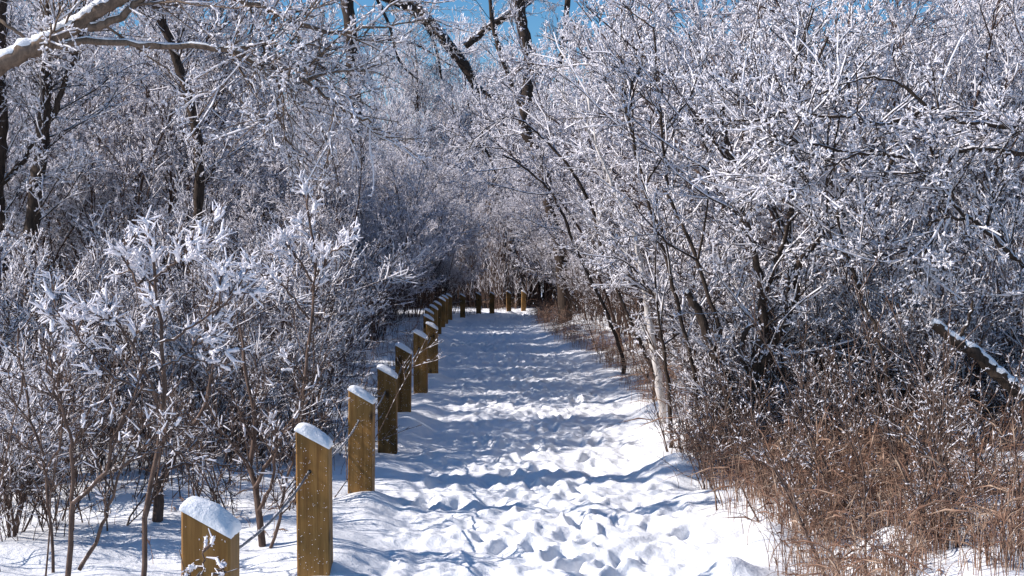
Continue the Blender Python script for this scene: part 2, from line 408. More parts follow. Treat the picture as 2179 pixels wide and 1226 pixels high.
tag(link("fence_cable", m.mesh("fence_cable", [M_CABLE, M_FROST])), "thin grey frosted cable threaded from post to post along the path", "cable")

# ------------------------------------------------------------------ branching generator
def kids(P, n, t0, t1, L, ang, up, wob, K, rng, lt=0.5, along=0.0):
    N, Kp, _ = P.shape
    idx = np.repeat(np.arange(N), n); M = len(idx)
    t = t0 + (t1 - t0) * rng.random(M) ** 0.9
    f = t * (Kp - 1); i = np.minimum(f.astype(int), Kp - 2); fr = (f - i)[:, None]
    a0, a1 = P[idx, i], P[idx, i + 1]
    pos = a0 * (1 - fr) + a1 * fr; d = norm(a1 - a0)
    v = rng.normal(0, 1, (M, 3)); v -= d * (v * d).sum(1, keepdims=True); v = norm(v)
    an = ang * (0.65 + 0.7 * rng.random(M))[:, None]
    d = norm(d * np.cos(an) + v * np.sin(an))
    ln = L * (0.55 + 0.9 * rng.random(M)) * (1 - lt * t)
    out = np.empty((M, K, 3)); out[:, 0] = pos
    for k in range(1, K):
        d = norm(d + wob * rng.normal(0, 1, (M, 3)) + np.array([0, 0, up])); out[:, k] = out[:, k - 1] + d * (ln / (K - 1))[:, None]
    return out, t, ln

def stems(n, h, spread, lean, K, rng, wob=0.10, base=0.25):
    az = rng.uniform(0, 2 * math.pi, n) + np.arange(n) * 2.4
    out = np.empty((n, K, 3)); out[:, 0] = np.stack([np.cos(az) * base * rng.random(n), np.sin(az) * base * rng.random(n), np.full(n, -0.15)], -1)
    d = norm(np.stack([np.cos(az) * spread * rng.uniform(.3, 1.2, n) + lean[0], np.sin(az) * spread * rng.uniform(.3, 1.2, n) + lean[1], np.ones(n)], -1))
    ln = h * rng.uniform(.7, 1.05, n)
    for k in range(1, K):
        d = norm(d + wob * rng.normal(0, 1, (n, 3)) + np.array([lean[0], lean[1], 0]) * 0.08); out[:, k] = out[:, k - 1] + d * (ln / (K - 1))[:, None]
    return out

def clip_low(P, z):   # keep twigs whose root is above z, with a soft fade
    return P[P[:, 0, 2] > z]

def frost_on(fm, bm, tw, rng, n3, L3, n4, L4, r3, r4, sides=3, bare=0.25, zlow=0.0, up3=0.06):
    """twiglets and rime needles on twigs tw; fm gets the rime, bm the bare bark"""
    l3, _, _ = kids(tw, n3, 0.12, 1.0, L3, 0.75, up3, 0.14, 3, rng, lt=0.35)
    # rime thins out towards the ground
    keep = rng.random(len(l3)) < np.clip((l3[:, 0, 2] - zlow) / 1.2 + 0.12, 0.1, 1) * (1 - bare) 
    bm.tubes(l3[~keep], 0.0032, 0.0018, 3, rng); bm.tubes(l3[keep], 0.0026, 0.0016, 3, rng)
    fr = l3[keep]; big = rng.random(len(fr)) < .45
    fm.tubes(fr[big], r3 * rng.uniform(.5, 1.2, int(big.sum())), r3 * .7, sides, rng, .35)
    if n4 and len(fr):
        l4, _, _ = kids(fr, n4, 0.05, 1.0, L4, 0.95, 0.10, 0.0, 3, rng, lt=0.1)
        fm.tubes(l4, r4 * rng.uniform(.6, 1.5, len(l4)), r4 * .9, 4, rng, .25, prof=np.array([.55, 1.15, .45]))

def make_shrub(seed, h=4.0, n=7, spread=.35, lean=(0, 0), nb=12, nt=9, n3=6, n4=3, Lb=1.3, Lt=.46, L3=.12, shoots=20, r=0.022, bare=.25, zlow=.8, fat=1.0, K0=9):
    rng = np.random.default_rng(seed); bm, fm = MB(), MB()
    st = stems(n, h, spread, lean, K0, rng)
    bm.tubes(st, r * rng.uniform(.6, 1.25, n), r * .22, 6, rng, .12)
    br, t, _ = kids(st, nb, .22, 1.0, Lb * h / 4, .62, .05, .13, 6, rng, lt=.55)
    br = br[br[:, :, 2].min(1) > 0.05]
    bm.tubes(br, r * .36 * rng.uniform(.6, 1.2, len(br)), .0035, 4, rng, .1)
    tw, _, _ = kids(br, nt, .15, 1.0, Lt, .65, .07, .13, 4, rng, lt=.35)
    tw = tw[tw[:, :, 2].min(1) > 0.05]
    bm.tubes(tw, .0050, .0026, 3, rng)
    # rime sleeves over most of the twigs and the upper branches
    k = rng.random(len(tw)) < np.clip((tw[:, 0, 2] - zlow) / 1.5 + .1, .04, .6)
    s = tw[k] + np.array([-.002, 0, .004]); fm.tubes(s, .0085 * fat * rng.uniform(.6, 1.3, len(s)), .006 * fat, 3, rng, .35)
    k = rng.random(len(br)) < np.clip((br[:, 0, 2] - zlow - .5) / 2, 0, .3)
    s = br[k] + np.array([0, 0, .006]); fm.tubes(s, .011, .007, 4, rng, .35)
    frost_on(fm, bm, tw, rng, n3, L3, n4, .029, .0052 * fat, .0058 * fat, bare=bare, zlow=zlow)
    if shoots:
        sh = stems(shoots, h * .45, .3, (0, 0), 6, rng, .12, .7)
        bm.tubes(sh, .007, .0025, 4, rng)
        s2, _, _ = kids(sh, 7, .2, 1, .35, .6, .06, .1, 3, rng); bm.tubes(s2, .0035, .0018, 3, rng)
        s3, _, _ = kids(s2, 3, .2, 1, .10, .7, .05, .1, 2, rng); kk = rng.random(len(s3)) < .4; bm.tubes(s3[~kk], .0025, .0015, 3, rng); fm.tubes(s3[kk], .005, .003, 3, rng)
    return bm, fm

# prototypes (shared mesh data; each shrub in the place is a thing of its own)
def proto(seed, **kw):
    bm, fm = make_shrub(seed, **kw)
    return bm.mesh("trunk", M_TWIG), fm.mesh("crown", M_FROST)
TALL = [proto(10 + k, h=h, n=n, spread=s, nb=14, nt=12, n3=7, n4=6, bare=.33) for k, (h, n, s) in enumerate(((4.6, 7, .28), (4.2, 8, .36), (5.0, 7, .22), (3.8, 8, .42)))]
LEAN = [proto(30 + k, h=h, n=7, spread=.25, lean=l, nb=14, nt=12, n3=7, n4=6, bare=.33) for k, (h, l) in enumerate(((4.6, (-.22, -.05)), (5.0, (-.3, 0))))]
LOW = [proto(40 + k, h=h, n=9, spread=.5, nb=9, nt=7, n3=5, n4=2, Lb=1.2, Lt=.35, bare=.45, zlow=.25, shoots=26, r=.014) for k, h in enumerate((1.9, 2.4))]

def place(name, proto_, x, y, rz, sc, label, cat, group):
    e = empty(name, (x, y, float(ground_z(x, y)) - .02), rz); e.scale = sc
    tag(e, label, cat, group)
    link("trunk", proto_[0], e); link("crown", proto_[1], e)
    return e

rng = np.random.default_rng(5)
ROWL = {1: "at the fence line", 2: "in the second row back", 3: "in the third row back", 4: "in the fourth row back"}
# left thicket: rows behind the fence, one shrub per post and row
for row, (off, jit) in {1: (1.5, .25), 2: (3.1, .4), 3: (5.0, .5), 4: (7.4, .6)}.items():
    for k in range(5, 18):
        D = POST_D[k - 1] + rng.uniform(-.7, .7) + (0.4 if row == 1 else 0); x = POST_X[k - 1] - off - rng.uniform(-jit, jit)
        if row == 1 and k in (5,): x -= .3
        if x < -.3757 * D - 1.2 or D < 12.3: continue
        if row == 1: pr = (LOW + TALL)[int(rng.integers(0, 4))] if k < 9 else TALL[int(rng.integers(0, 4))]
        else: pr = TALL[int(rng.integers(0, 4))]
        s = rng.uniform(.85, 1.12) * (1 + .012 * max(0, D - 15)) * (.8 if row == 1 and k < 9 else 1)
        if row <= 2 and k >= 8: s *= (.66, .92)[row - 1]
        if D < 16 and row >= 2 and (x * F_PX / D + CX) < 190: continue
        kind = "low" if pr in LOW else ("tall" if s > 1.05 else "slender")
        lab = f"{kind} frosted willow {ROWL[row]}, left of the {ORD[k]} fence post"
        place("frosted_shrub", pr, x, D, rng.uniform(0, 6.28), (s, s, s * rng.uniform(.92, 1.08)), lab, "shrub", "frosted shrubs left of the path")
ROWR = {1: "at the path edge", 2: "in the second row back", 3: "in the third row back", 4: "in the fourth row back"}
for row, (off, jit) in {1: (.95, .2), 2: (2.3, .35), 3: (4.1, .5), 4: (6.4, .6)}.items():
    for k in range(4, 20):
        D = POST_D[k - 1] + rng.uniform(-.6, .6) + .8; x = right_edge(D) + off + rng.uniform(-jit, jit)
        if x > .3757 * D + 1.2: continue
        if k < 5 and row == 1: continue
        if row == 1 and k < 7: pr = LOW[k % 2]
        else: pr = LEAN[int(rng.integers(0, 2))] if row <= 2 and rng.random() < .7 else TALL[int(rng.integers(0, 4))]
        s = rng.uniform(.9, 1.12) * (1 + .012 * max(0, D - 15))
        if row == 1 and k >= 9: x += .35; s *= .66; pr = TALL[k % 4]
        if row == 2 and k >= 9: s *= .85
        rz = rng.uniform(-.7, .7) if pr in LEAN else rng.uniform(0, 6.28)
        kind = "low" if pr in LOW else ("leaning" if pr in LEAN else "upright")
        lab = f"{kind} frosted willow {ROWR[row]}, right across from the {ORD[k]} fence post"
        place("frosted_shrub", pr, x, D, rz, (s, s, s * rng.uniform(.92, 1.08)), lab, "shrub", "frosted shrubs right of the path")

# ------------------------------------------------------------------ large trees drawn limb by limb
def smooth_line(pts, n):
    pts = np.asarray(pts, float); m_ = len(pts)
    p = np.vstack([2 * pts[0] - pts[1], pts, 2 * pts[-1] - pts[-2]]); out = []
    for t in np.linspace(0, m_ - 1 - 1e-6, n):
        i = int(t); f = t - i; a_, b_, c_, d_ = p[i], p[i + 1], p[i + 2], p[i + 3]
        out.append(.5 * ((2 * b_) + (-a_ + c_) * f + (2 * a_ - 5 * b_ + 4 * c_ - d_) * f * f + (-a_ + 3 * b_ - 3 * c_ + d_) * f ** 3))
    return np.array(out)
class Tree:
    def __init__(s, name, label, cat, seed, base, bark=None):
        s.e = empty(name, tuple(base)); tag(s.e, label, cat); s.base = np.asarray(base, float)
        s.rng = np.random.default_rng(seed); s.b, s.f, s.sn = MB(), MB(), MB(); s.bark = bark or M_BARK; s.lim = []
    def limb(s, pts, r0, r1, n=None, snow=0.0, sides=10, twigs=0, Lb=.9, n2=8, wig=.006, t0=.1, zlow=-5, n3=6, n4=3, droop=0.0):
        P = smooth_line(pts, n or max(8, len(pts) * 5)) - s.base
        P[1:-1] += s.rng.normal(0, wig, (len(P) - 2, 3))
        s.b.tubes(P[None], r0, r1, sides, s.rng, .17)
        if snow:
            t = np.linspace(0, 1, len(P)); rr = r0 * (1 - t) + r1 * t
            Q_ = P + np.array([-.12, 0, .62]) * rr[:, None]
            s.sn.tubes(Q_[None], r0 * snow, r1 * snow, 8, s.rng, .16)
        if twigs:
            br, _, _ = kids(P[None], twigs, t0, 1.0, Lb, .8, .03 - droop, .13, 6, s.rng, lt=.4)
            s.b.tubes(br, np.minimum(.010, r0 * .5), .0035, 4, s.rng, .1); s.f.tubes((br + np.array([0, 0, .006]))[::2], .010, .006, 4, s.rng, .35)
            tw, _, _ = kids(br, n2, .1, 1, .38, .65, .03 - droop, .15, 4, s.rng, lt=.3)
            s.b.tubes(tw, .0045, .0025, 3, s.rng); s.f.tubes((tw + np.array([-.002, 0, .004]))[::3], .008, .0055, 3, s.rng, .35)
            frost_on(s.f, s.b, tw, s.rng, n3, .10, n4, .028, .0048, .0055, bare=.25, zlow=zlow)
        return P
    def done(s):
        link("trunk", s.b.mesh("trunk", s.bark, True), s.e)
        if s.f.n: link("crown", s.f.mesh("crown", M_FROST), s.e)
        if s.sn.n: link("snow_ridge", s.sn.mesh("snow_ridge", M_SNOW, True), s.e)
def px(D, *pts): return [at(p[0], p[1], D if len(p) < 3 else p[2]) for p in pts]

# big tree at the left margin whose snowy limb reaches in along the top
D = 9.0
b = np.array([-4.4, 9.0, 0.0])
t = Tree("cottonwood_tree", "big tree at the left edge whose thick snowy limb reaches across the top corner", "tree", 101, b, M_GREY)
t.limb([b + [0, 0, -.2], b + [.05, 0, 1.2], b + [0, .1, 2.2], b + [-.1, .2, 4], b + [-.2, .3, 7]], .26, .14)
t.limb([b + [0, .05, 2.0]] + px(D, (-60, 175), (0, 142), (60, 112), (110, 88), (160, 60), (215, 25), (270, -8), (340, -60)), .062, .040, snow=.88, twigs=12, Lb=.6, t0=.25)
t.limb(px(D, (95, 100), (200, 90), (330, 98), (480, 105), (560, 142), (660, 182), (740, 238), (790, 262)), .026, .008, snow=.7, twigs=10, Lb=.5, sides=8, droop=.05)
t.limb(px(D, (190, 60), (250, 45), (290, 12), (350, -30)), .032, .018, snow=.6, twigs=8, sides=8)
t.limb(px(D, (470, 104), (560, 100), (640, 96), (730, 110)), .012, .006, snow=.7, twigs=8, Lb=.6, sides=7)
t.limb(px(D, (330, -40), (470, -10), (590, 30), (700, 70), (800, 60)), .03, .009, snow=.6, twigs=10, Lb=.6, sides=8, droop=.04)
t.limb(px(D, (590, 30), (570, 110), (600, 190), (605, 240)), .012, .006, snow=.5, twigs=8, Lb=.5, sides=7, droop=.08)
t.limb(px(D, (-20, 30), (40, 70), (95, 115)), .014, .009, sides=7)
t.done()
# dark trunks in the left thicket
def trunk_tree(name, label, seed, D, pts, w0, w1, extra=(), bark=None, twigs=0, snow=0, cat="tree"):
    base = at(pts[0][0], pts[0][1], D); gz = float(ground_z(base[0], D))
    p = px(D, *pts); p[0] = p[0]; root = np.array([p[0][0], D, gz - .1])
    t = Tree(name, label, cat, seed, (root[0], D, gz), bark)
    k = D / F_PX / 2
    full = [root] + p if p[0][2] > gz + .15 else [root] + p[1:]
    t.limb(full, w0 * k, w1 * k, twigs=twigs, snow=snow, t0=.3, Lb=1.0)
    for (ep, e0, e1, kw) in extra: t.limb(px(D, *ep), e0 * k, e1 * k, sides=8, **kw)
    t.done()
trunk_tree("cottonwood_tree", "dark forked trunk in the left thicket, standing left of the frosted sapling", 111, 12.2, [(72, 730), (64, 560), (74, 420), (88, 330), (97, 220), (100, 120), (110, -40)], 34, 24,
           extra=[([(88, 300), (120, 230), (158, 130), (180, 40), (190, -40)], 13, 9, dict(twigs=14))], twigs=26)
trunk_tree("cottonwood_tree", "dark trunk at the left border, half cut off by the picture edge", 112, 12.6, [(-2, 760), (-4, 560), (-8, 400), (2, 280), (-4, 120), (6, -40)], 40, 30, twigs=22,
           extra=[([(4, 390), (60, 330), (110, 230)], 14, 8, dict(twigs=6))])
trunk_tree("cottonwood_tree", "dark slender trunk rising behind the left thicket above the frosted sapling", 113, 14.5, [(400, 740), (410, 560), (425, 400), (415, 260), (370, 110), (330, 0), (310, -80)], 22, 18, twigs=24)
trunk_tree("cottonwood_tree", "far dark trunk left of the sky gap with a drooping limb to the right", 114, 36, [(770, 690), (765, 520), (760, 300), (755, 170), (745, 60), (738, -40), (735, -120)], 30, 26, twigs=8,
           extra=[([(738, -70), (800, -20), (870, 8), (925, 62), (972, 118), (1003, 165), (1018, 218), (1022, 262), (1030, 330)], 40, 7, dict(twigs=34, snow=.35, Lb=1.3)),
                  ([(1010, 180), (1050, 210), (1075, 225)], 12, 5, dict(twigs=4)),
                  ([(1020, 225), (1015, 290), (1040, 330), (1055, 370)], 9, 4, dict(twigs=4)),
                  ([(990, 100), (1040, 60), (1085, 30), (1140, -10), (1180, -50)], 16, 20, dict(twigs=20, Lb=1.4)),
                  ([(905, 45), (930, 110), (940, 170)], 7, 4, dict(twigs=9, Lb=1.2)), ([(790, -30), (830, 60), (850, 130), (900, 180)], 8, 4, dict(twigs=16, Lb=1.4)), ([(745, 90), (800, 85), (880, 95), (960, 140)], 9, 3, dict(twigs=18, Lb=1.2))])
trunk_tree("cottonwood_tree", "leaning dark trunk above the bend of the path, right of the sky gap", 115, 33, [(1205, 690), (1195, 560), (1168, 420), (1158, 370), (1142, 320), (1118, 270), (1122, 200), (1128, 130), (1112, 60), (1100, -20), (1095, -80)], 28, 24, twigs=12,
           extra=[([(1125, 170), (1190, 130), (1200, 80), (1210, -20)], 18, 12, dict(twigs=12, Lb=1.3)), ([(1118, 250), (1080, 160), (1050, 60), (1040, -30)], 12, 8, dict(twigs=12, Lb=1.3))])
# right side
trunk_tree("birch_tree", "pale slim trunk standing at the right path edge, lit on its left side", 121, 11.8, [(1416, 880), (1404, 820), (1390, 740), (1377, 650), (1364, 570), (1342, 480), (1304, 400), (1268, 300), (1248, 190)], 18, 4, bark=M_PALE, twigs=8)
trunk_tree("young_tree", "thin dark stem just in front of the pale trunk by the path", 122, 10.9, [(1432, 950), (1424, 850), (1412, 740), (1400, 650), (1370, 600), (1330, 550)], 10, 3, twigs=8)
trunk_tree("leaning_stump", "snapped dark trunk leaning left between pale trunk and stem clump", 123, 10.2, [(1555, 880), (1530, 790), (1514, 740), (1492, 676), (1462, 622)], 22, 17, snow=.5, cat="stump")
trunk_tree("willow_tree", "dark multi stemmed willow in the middle of the right thicket", 124, 9.8, [(1600, 850), (1612, 760), (1622, 690), (1618, 600), (1600, 510), (1570, 420), (1545, 300), (1530, 160)], 24, 9, twigs=14,
           extra=[([(1605, 830), (1640, 740), (1690, 640), (1700, 560), (1735, 515), (1790, 460), (1870, 385), (1930, 300)], 20, 8, dict(twigs=12, snow=.4)), ([(1600, 840), (1580, 740), (1600, 690), (1640, 660)], 14, 8, dict()),
                  ([(1700, 600), (1660, 600), (1655, 570)], 14, 7, dict()), ([(1620, 640), (1670, 500), (1690, 380), (1700, 240), (1760, 80)], 12, 5, dict(twigs=10))])
for i, (lab, D, pts, w0) in enumerate((
        ("slender dark stem fanning left just right of the pale trunk", 10.4, [(1490, 900), (1470, 760), (1440, 640), (1400, 500), (1372, 400), (1338, 260), (1320, 120)], 11),
        ("slender dark forked stem rising between pale trunk and dark willow", 10.2, [(1560, 900), (1530, 700), (1470, 520), (1425, 420), (1415, 330), (1400, 210), (1390, 60)], 11),
        ("dark leaning stem right of the multi stemmed willow", 10.0, [(1660, 880), (1672, 700), (1684, 520), (1680, 330), (1690, 160), (1730, 20)], 12),
        ("thin brown stem bent left at the right of the thicket", 9.0, [(1900, 930), (1880, 760), (1830, 620), (1790, 500), (1770, 380), (1785, 250)], 9),
        ("dark stem arching over the path edge, left of the pale trunk", 14.5, [(1392, 800), (1350, 700), (1290, 560), (1250, 420), (1190, 330), (1130, 270), (1090, 245)], 10),
        ("dark stem leaning over the path beyond the pale trunk", 18.0, [(1325, 760), (1280, 640), (1222, 520), (1180, 420), (1120, 360), (1070, 330)], 9))):
    trunk_tree("young_tree", lab, 140 + i, D, pts, w0, 4, twigs=9)
D = 8.6
b = np.array([4.1, 8.9, 0.1])
t = Tree("willow_tree", "tree beyond the right edge whose arching dark branches reach in over the thicket", "tree", 125, b)
t.limb([b + [0, 0, -.2], b + [.05, 0, 1.0], b + [-.05, .0, 2.0], b + [.1, .1, 4.5]], .12, .06)
t.limb([b + [0, 0, 1.7]] + px(D, (2230, 350), (2170, 328), (2070, 318), (1960, 335), (1830, 326), (1710, 304), (1640, 290)), .024, .005, twigs=12, Lb=.38, sides=8, snow=.3)
t.limb([b + [0, 0, 1.9]] + px(D, (2250, 290), (2140, 270), (2030, 255), (1970, 222), (1905, 176), (1840, 168), (1770, 185)), .020, .005, twigs=9, Lb=.38, sides=8)
t.limb(px(D, (1975, 228), (1890, 263), (1800, 250), (1680, 240), (1600, 258), (1530, 245)), .013, .004, twigs=9, Lb=.36, sides=7)
t.limb(px(D, (1830, 326), (1770, 350), (1700, 368), (1630, 380)), .009, .004, twigs=8, Lb=.4, sides=7)
t.limb([b + [0, 0, 1.2]] + px(D, (2230, 600), (2150, 540), (2075, 472), (2045, 450), (1990, 400), (1960, 360)), .022, .006, twigs=9, Lb=.38, sides=8)
t.limb(px(D, (2060, 465), (1990, 470), (1950, 520), (1925, 560)), .010, .004, twigs=8, Lb=.4, sides=7)
t.done()
# leaning snow-topped log at the right edge
D = 8.0
t = Tree("fallen_log", "dark leaning log with a snow ridge on top at the right edge", "log", 126, at(2200, 900, D))
t.limb(px(D, (1985, 690), (2030, 722), (2075, 752), (2130, 800), (2180, 850), (2260, 940), (2300, 1010)), .026, .052, snow=.85, wig=.003)
t.limb(px(D, (2040, 728), (2060, 680), (2070, 640)), .014, .007, sides=7)
t.done()
D = 7.4
t = Tree("fallen_branch", "frost covered arching branch lying low at the right edge near brown grass", "branch", 127, at(2150, 1050, D))
t.limb(px(D, (2260, 960), (2190, 1010), (2150, 1060), (2110, 1090), (2050, 1100)), .020, .010, snow=.9, twigs=5, Lb=.3, sides=8)
t.done()

# ------------------------------------------------------------------ frosted saplings in the open snow on the left
def plump(fm, P, rng, r):
    """fat furry rime sleeves on twigs, seen close"""
    N, K, _ = P.shape
    prof = np.array([.85, 1.12, .92, 1.12, .8])
    t = np.linspace(0, 1, 5); f = t * (K - 1); i = np.minimum(f.astype(int), K - 2); fr = (f - i)[None, :, None]
    Q_ = P[:, i] * (1 - fr) + P[:, i + 1] * fr
    fm.tubes(Q_, r * rng.uniform(.6, 1.25, N), r * .95, 6, rng, .34, prof=prof, cap=True)
    fz, _, _ = kids(Q_, 12, 0, 1, r * 1.25, 1.35, .1, 0, 2, rng, lt=0); fm.tubes(fz, r * .42, r * .24, 4, rng, .3)
def sapling(name, label, seed, D, lines, widths, nb=10, Lb=.28, fat=.012, frost_z=.75, nt=5, n3=4, group=None, L2=.058, frac=.6):
    base = at(lines[0][0][0], lines[0][0][1], D); gz = float(ground_z(base[0], D))
    e = empty(name, (base[0], D, gz)); tag(e, label, "sapling", group); o = np.array([base[0], D, gz])
    r_ = np.random.default_rng(seed); bm, fm = MB(), MB(); k = D / F_PX / 2
    for ln, (w0, w1) in zip(lines, widths):
        P = px(D, *ln)
        if ln is lines[0]: P[0][2] = gz - .08
        P = smooth_line(P, 14) - o; P[1:-1] += r_.normal(0, .006, (12, 3))
        P[:, 1] += np.linspace(0, r_.uniform(-.25, .25), 14)
        bm.tubes(P[None], w0 * k, w1 * k, 8, r_, .1)
        br, _, _ = kids(P[None], nb, .3, 1, Lb, .75, .07, .1, 5, r_, lt=.35); bm.tubes(br, .0045, .0028, 5, r_)
        tw, _, _ = kids(br, nt, .15, 1, L2, .7, .1, .1, 3, r_, lt=.3); bm.tubes(tw, .003, .002, 4, r_)
        allp = np.concatenate([br[::2, 2:, :][:, [1, 1, 2]] , tw]); allp[:len(br[::2]), 1] = allp[:len(br[::2])][:, [0, 2]].mean(1); z = allp[:, 0, 2]
        kk = r_.random(len(allp)) < np.clip((z - frost_z) / .5, .05, frac); plump(fm, allp[kk], r_, fat)
        t3, _, _ = kids(tw, n3, .2, 1, .07, .8, .1, .1, 2, r_); kk = r_.random(len(t3)) < np.clip((t3[:, 0, 2] - frost_z) / .5, .15, .7)
        bm.tubes(t3[~kk], .0020, .0012, 3, r_); fm.tubes(t3[kk], fat * .6, fat * .3, 4, r_, .3)
    link("trunk", bm.mesh("trunk", M_SHOOT), e); link("crown", fm.mesh("crown", M_FROST, True), e)
G = "frosted saplings in the open snow left of the fence"
sapling("sapling", "slender sapling left of the nearest post, crown of plump white rime", 201, 6.0,
        [[(297, 1226), (303, 1120), (325, 980), (341, 850), (338, 720), (322, 620), (308, 540), (292, 480)], [(340, 730), (400, 700), (470, 650), (515, 610)], [(338, 790), (380, 760), (430, 700)], [(330, 660), (270, 590), (230, 520)], [(318, 600), (370, 560), (440, 500)],
         [(341, 860), (260, 700), (200, 660)], [(338, 840), (240, 800), (120, 650)]],
        [(13, 6), (7, 4), (6, 4), (6, 4), (6, 4), (6, 4), (6, 4)], nb=9, fat=.0085, frac=.5, frost_z=.8, Lb=.20)
sapling("sapling", "thin upright sapling behind the second post, white rime near its tip", 202, 8.2,
        [[(622, 980), (640, 860), (655, 740), (662, 640), (668, 540), (655, 470), (652, 410)], [(662, 620), (690, 560), (740, 520)], [(664, 600), (630, 540), (610, 520)], [(658, 680), (600, 600), (560, 580)]],
        [(8, 4), (5, 3), (5, 3), (5, 3)], nb=9, fat=.0092, Lb=.17, frac=.75, frost_z=1.1, group=G)
sapling("sapling", "crooked bare sapling at the lower left with forked grey stems", 203, 5.6,
        [[(140, 1226), (150, 1130), (170, 1060), (235, 1000), (260, 930), (300, 850)], [(150, 1130), (165, 980), (160, 880), (130, 780)], [(165, 1215), (215, 1130), (245, 1040), (290, 930)], [(230, 1005), (330, 960), (400, 990)]],
        [(13, 5), (10, 4), (10, 4), (7, 3)], nb=6, frost_z=1.0, fat=.008, frac=.4, group=G)
sapling("sapling", "leaning thin sapling at the far left margin of the snow", 204, 6.4,
        [[(110, 1180), (100, 1090), (90, 1000), (60, 900), (40, 800), (30, 700)], [(92, 1010), (140, 920), (150, 820)], [(90, 1000), (20, 940), (-30, 900)]], [(7, 4), (6, 3), (5, 3)], nb=8, frost_z=.9, fat=.008, frac=.4, group=G)
sapling("sapling", "brown many stemmed sapling between the nearest and second posts", 205, 7.0,
        [[(560, 1180), (545, 1080), (530, 990), (540, 900), (520, 800), (505, 700)], [(540, 1040), (590, 950), (640, 880), (650, 800)], [(548, 1090), (590, 1000), (600, 900)], [(532, 1000), (480, 920), (420, 900)], [(570, 1190), (600, 1090), (620, 1000), (640, 930)]],
        [(16, 5), (9, 4), (8, 4), (7, 3), (8, 4)], nb=8, frost_z=.8, fat=.0075, frac=.35, group=G)
sapling("sapling", "short dark sapling with a broken top behind the leaning slender sapling", 206, 7.6,
        [[(330, 1090), (335, 1050), (350, 1000), (372, 960), (420, 880), (440, 800)], [(352, 1000), (430, 985), (480, 1010)], [(340, 1040), (300, 960), (270, 880)]], [(24, 6), (7, 4), (8, 4)], nb=8, frost_z=.8, fat=.0075, frac=.4, group=G)
sapling("sapling", "little frosted twig poking up in front of the nearest post", 207, 3.9,
        [[(425, 1330), (424, 1270), (420, 1215), (421, 1180)], [(424, 1265), (405, 1235), (398, 1215)], [(424, 1260), (440, 1240), (446, 1222)]], [(5, 3), (4, 3), (4, 3)], nb=3, Lb=.05, nt=1, n3=1, frost_z=-1, frac=1.0, fat=.0055, L2=.03)
for i, (px_, D, sd_) in enumerate(((60, 8.5, 0), (170, 9.4, 1), (470, 9.6, 0), (380, 10.6, 1), (590, 10.4, 0), (250, 11.0, 0), (110, 11.4, 1), (680, 11.6, 1), (520, 11.8, 1), (-20, 9.9, 1), (20, 7.2, 0))):
    x = (px_ - CX) * D / F_PX; s = (.62, .7, .6, .72, .62, .8, .85, .8, .85, .75, .5)[i]
    where = ("left margin, front row", "behind the crooked bare sapling", "just left of the second post", "behind the short dark sapling", "left of the third post", "left of and behind the slender sapling's trunk",
             "at the far left behind the leaning sapling", "just left of the fourth post", "between the slender sapling and the fourth post", "cut by the left border, middle row", "cut by the left border, closest row")[i]
    place("frosted_bush", LOW[sd_], x, D, i * 1.3, (s, s, s), f"low twiggy bush with rime, {where}", "bush", "low frosted bushes in the left snow")

RB = [(1520, 10.6), (1590, 11.2), (1660, 10.2), (1740, 11.0), (1820, 10.0), (1900, 11.2), (1960, 9.8), (2040, 10.6), (2110, 9.9), (2170, 10.8), (1700, 12.6), (1850, 12.8), (2000, 12.6), (2140, 12.8)]
ncol8 = "leftmost,second from left,third from left,fourth from left,fifth from left,sixth from left,seventh from left,eighth from left,ninth from left,tenth from left".split(",")
for rn, lst in (("front", sorted(RB[:10])), ("rear", sorted(RB[10:]))):
    for j, (p, D) in enumerate(lst):
        s = .62 + .07 * (j % 4)
        place("frosted_bush", LOW[j % 2], (p - CX) * D / F_PX, D, j * 1.7, (s, s, s * 1.05), f"low frost speckled bush under the right hand trees, {rn} row, {ncol8[j]}", "bush", "low frosted bushes under the right trees")

# ------------------------------------------------------------------ brown brush and dry grass on the right bank
def brush_proto(seed, h, n):
    r_ = np.random.default_rng(seed); bm, fm = MB(), MB()
    st = stems(n, h, .38, (0, 0), 7, r_, .10, .35); bm.tubes(st, .0055 * r_.uniform(.7, 1.4, n), .0025, 5, r_)
    br, _, _ = kids(st, 6, .2, 1, .36, .65, .07, .12, 4, r_); br = br[br[:, :, 2].min(1) > 0]; bm.tubes(br, .0035, .002, 4, r_)
    tw, _, _ = kids(br, 4, .15, 1, .12, .75, .05, .12, 3, r_); bm.tubes(tw, .0024, .0014, 3, r_)
    bud, _, _ = kids(tw, 3, .1, 1, .018, .8, .1, 0, 2, r_); kk = r_.random(len(bud)) < .3; fm.tubes(bud[kk], .004, .002, 4, r_, .3); bm.tubes(bud[~kk], .002, .001, 3, r_)
    return bm.mesh("stem", M_SHOOT), fm.mesh("rime", M_FROST)
BRUSH = [brush_proto(300 + k, h, n) for k, (h, n) in enumerate(((1.2, 8), (.95, 9), (1.45, 7)))]
BR = [(1545, 9.0), (1610, 8.2), (1790, 8.6), (1620, 9.6), (1730, 9.8), (1900, 9.2), (1980, 8.2), (2080, 6.9), (2040, 9.0), (1790, 6.9), (1700, 7.6), (1960, 7.0), (1870, 6.2), (2100, 6.5), (1500, 10.4), (1850, 10.6), (2000, 10.4), (2120, 10.8)]
cols = ["nearest the path", "second from the path", "third from the path", "fourth from the path", "fifth from the path", "sixth from the path"]
rows_ = {}
for p, d in BR: rows_.setdefault("front" if d < 7 else "second" if d < 8.4 else "third" if d < 9.9 else "rear", []).append((p, d))
kbr = 0
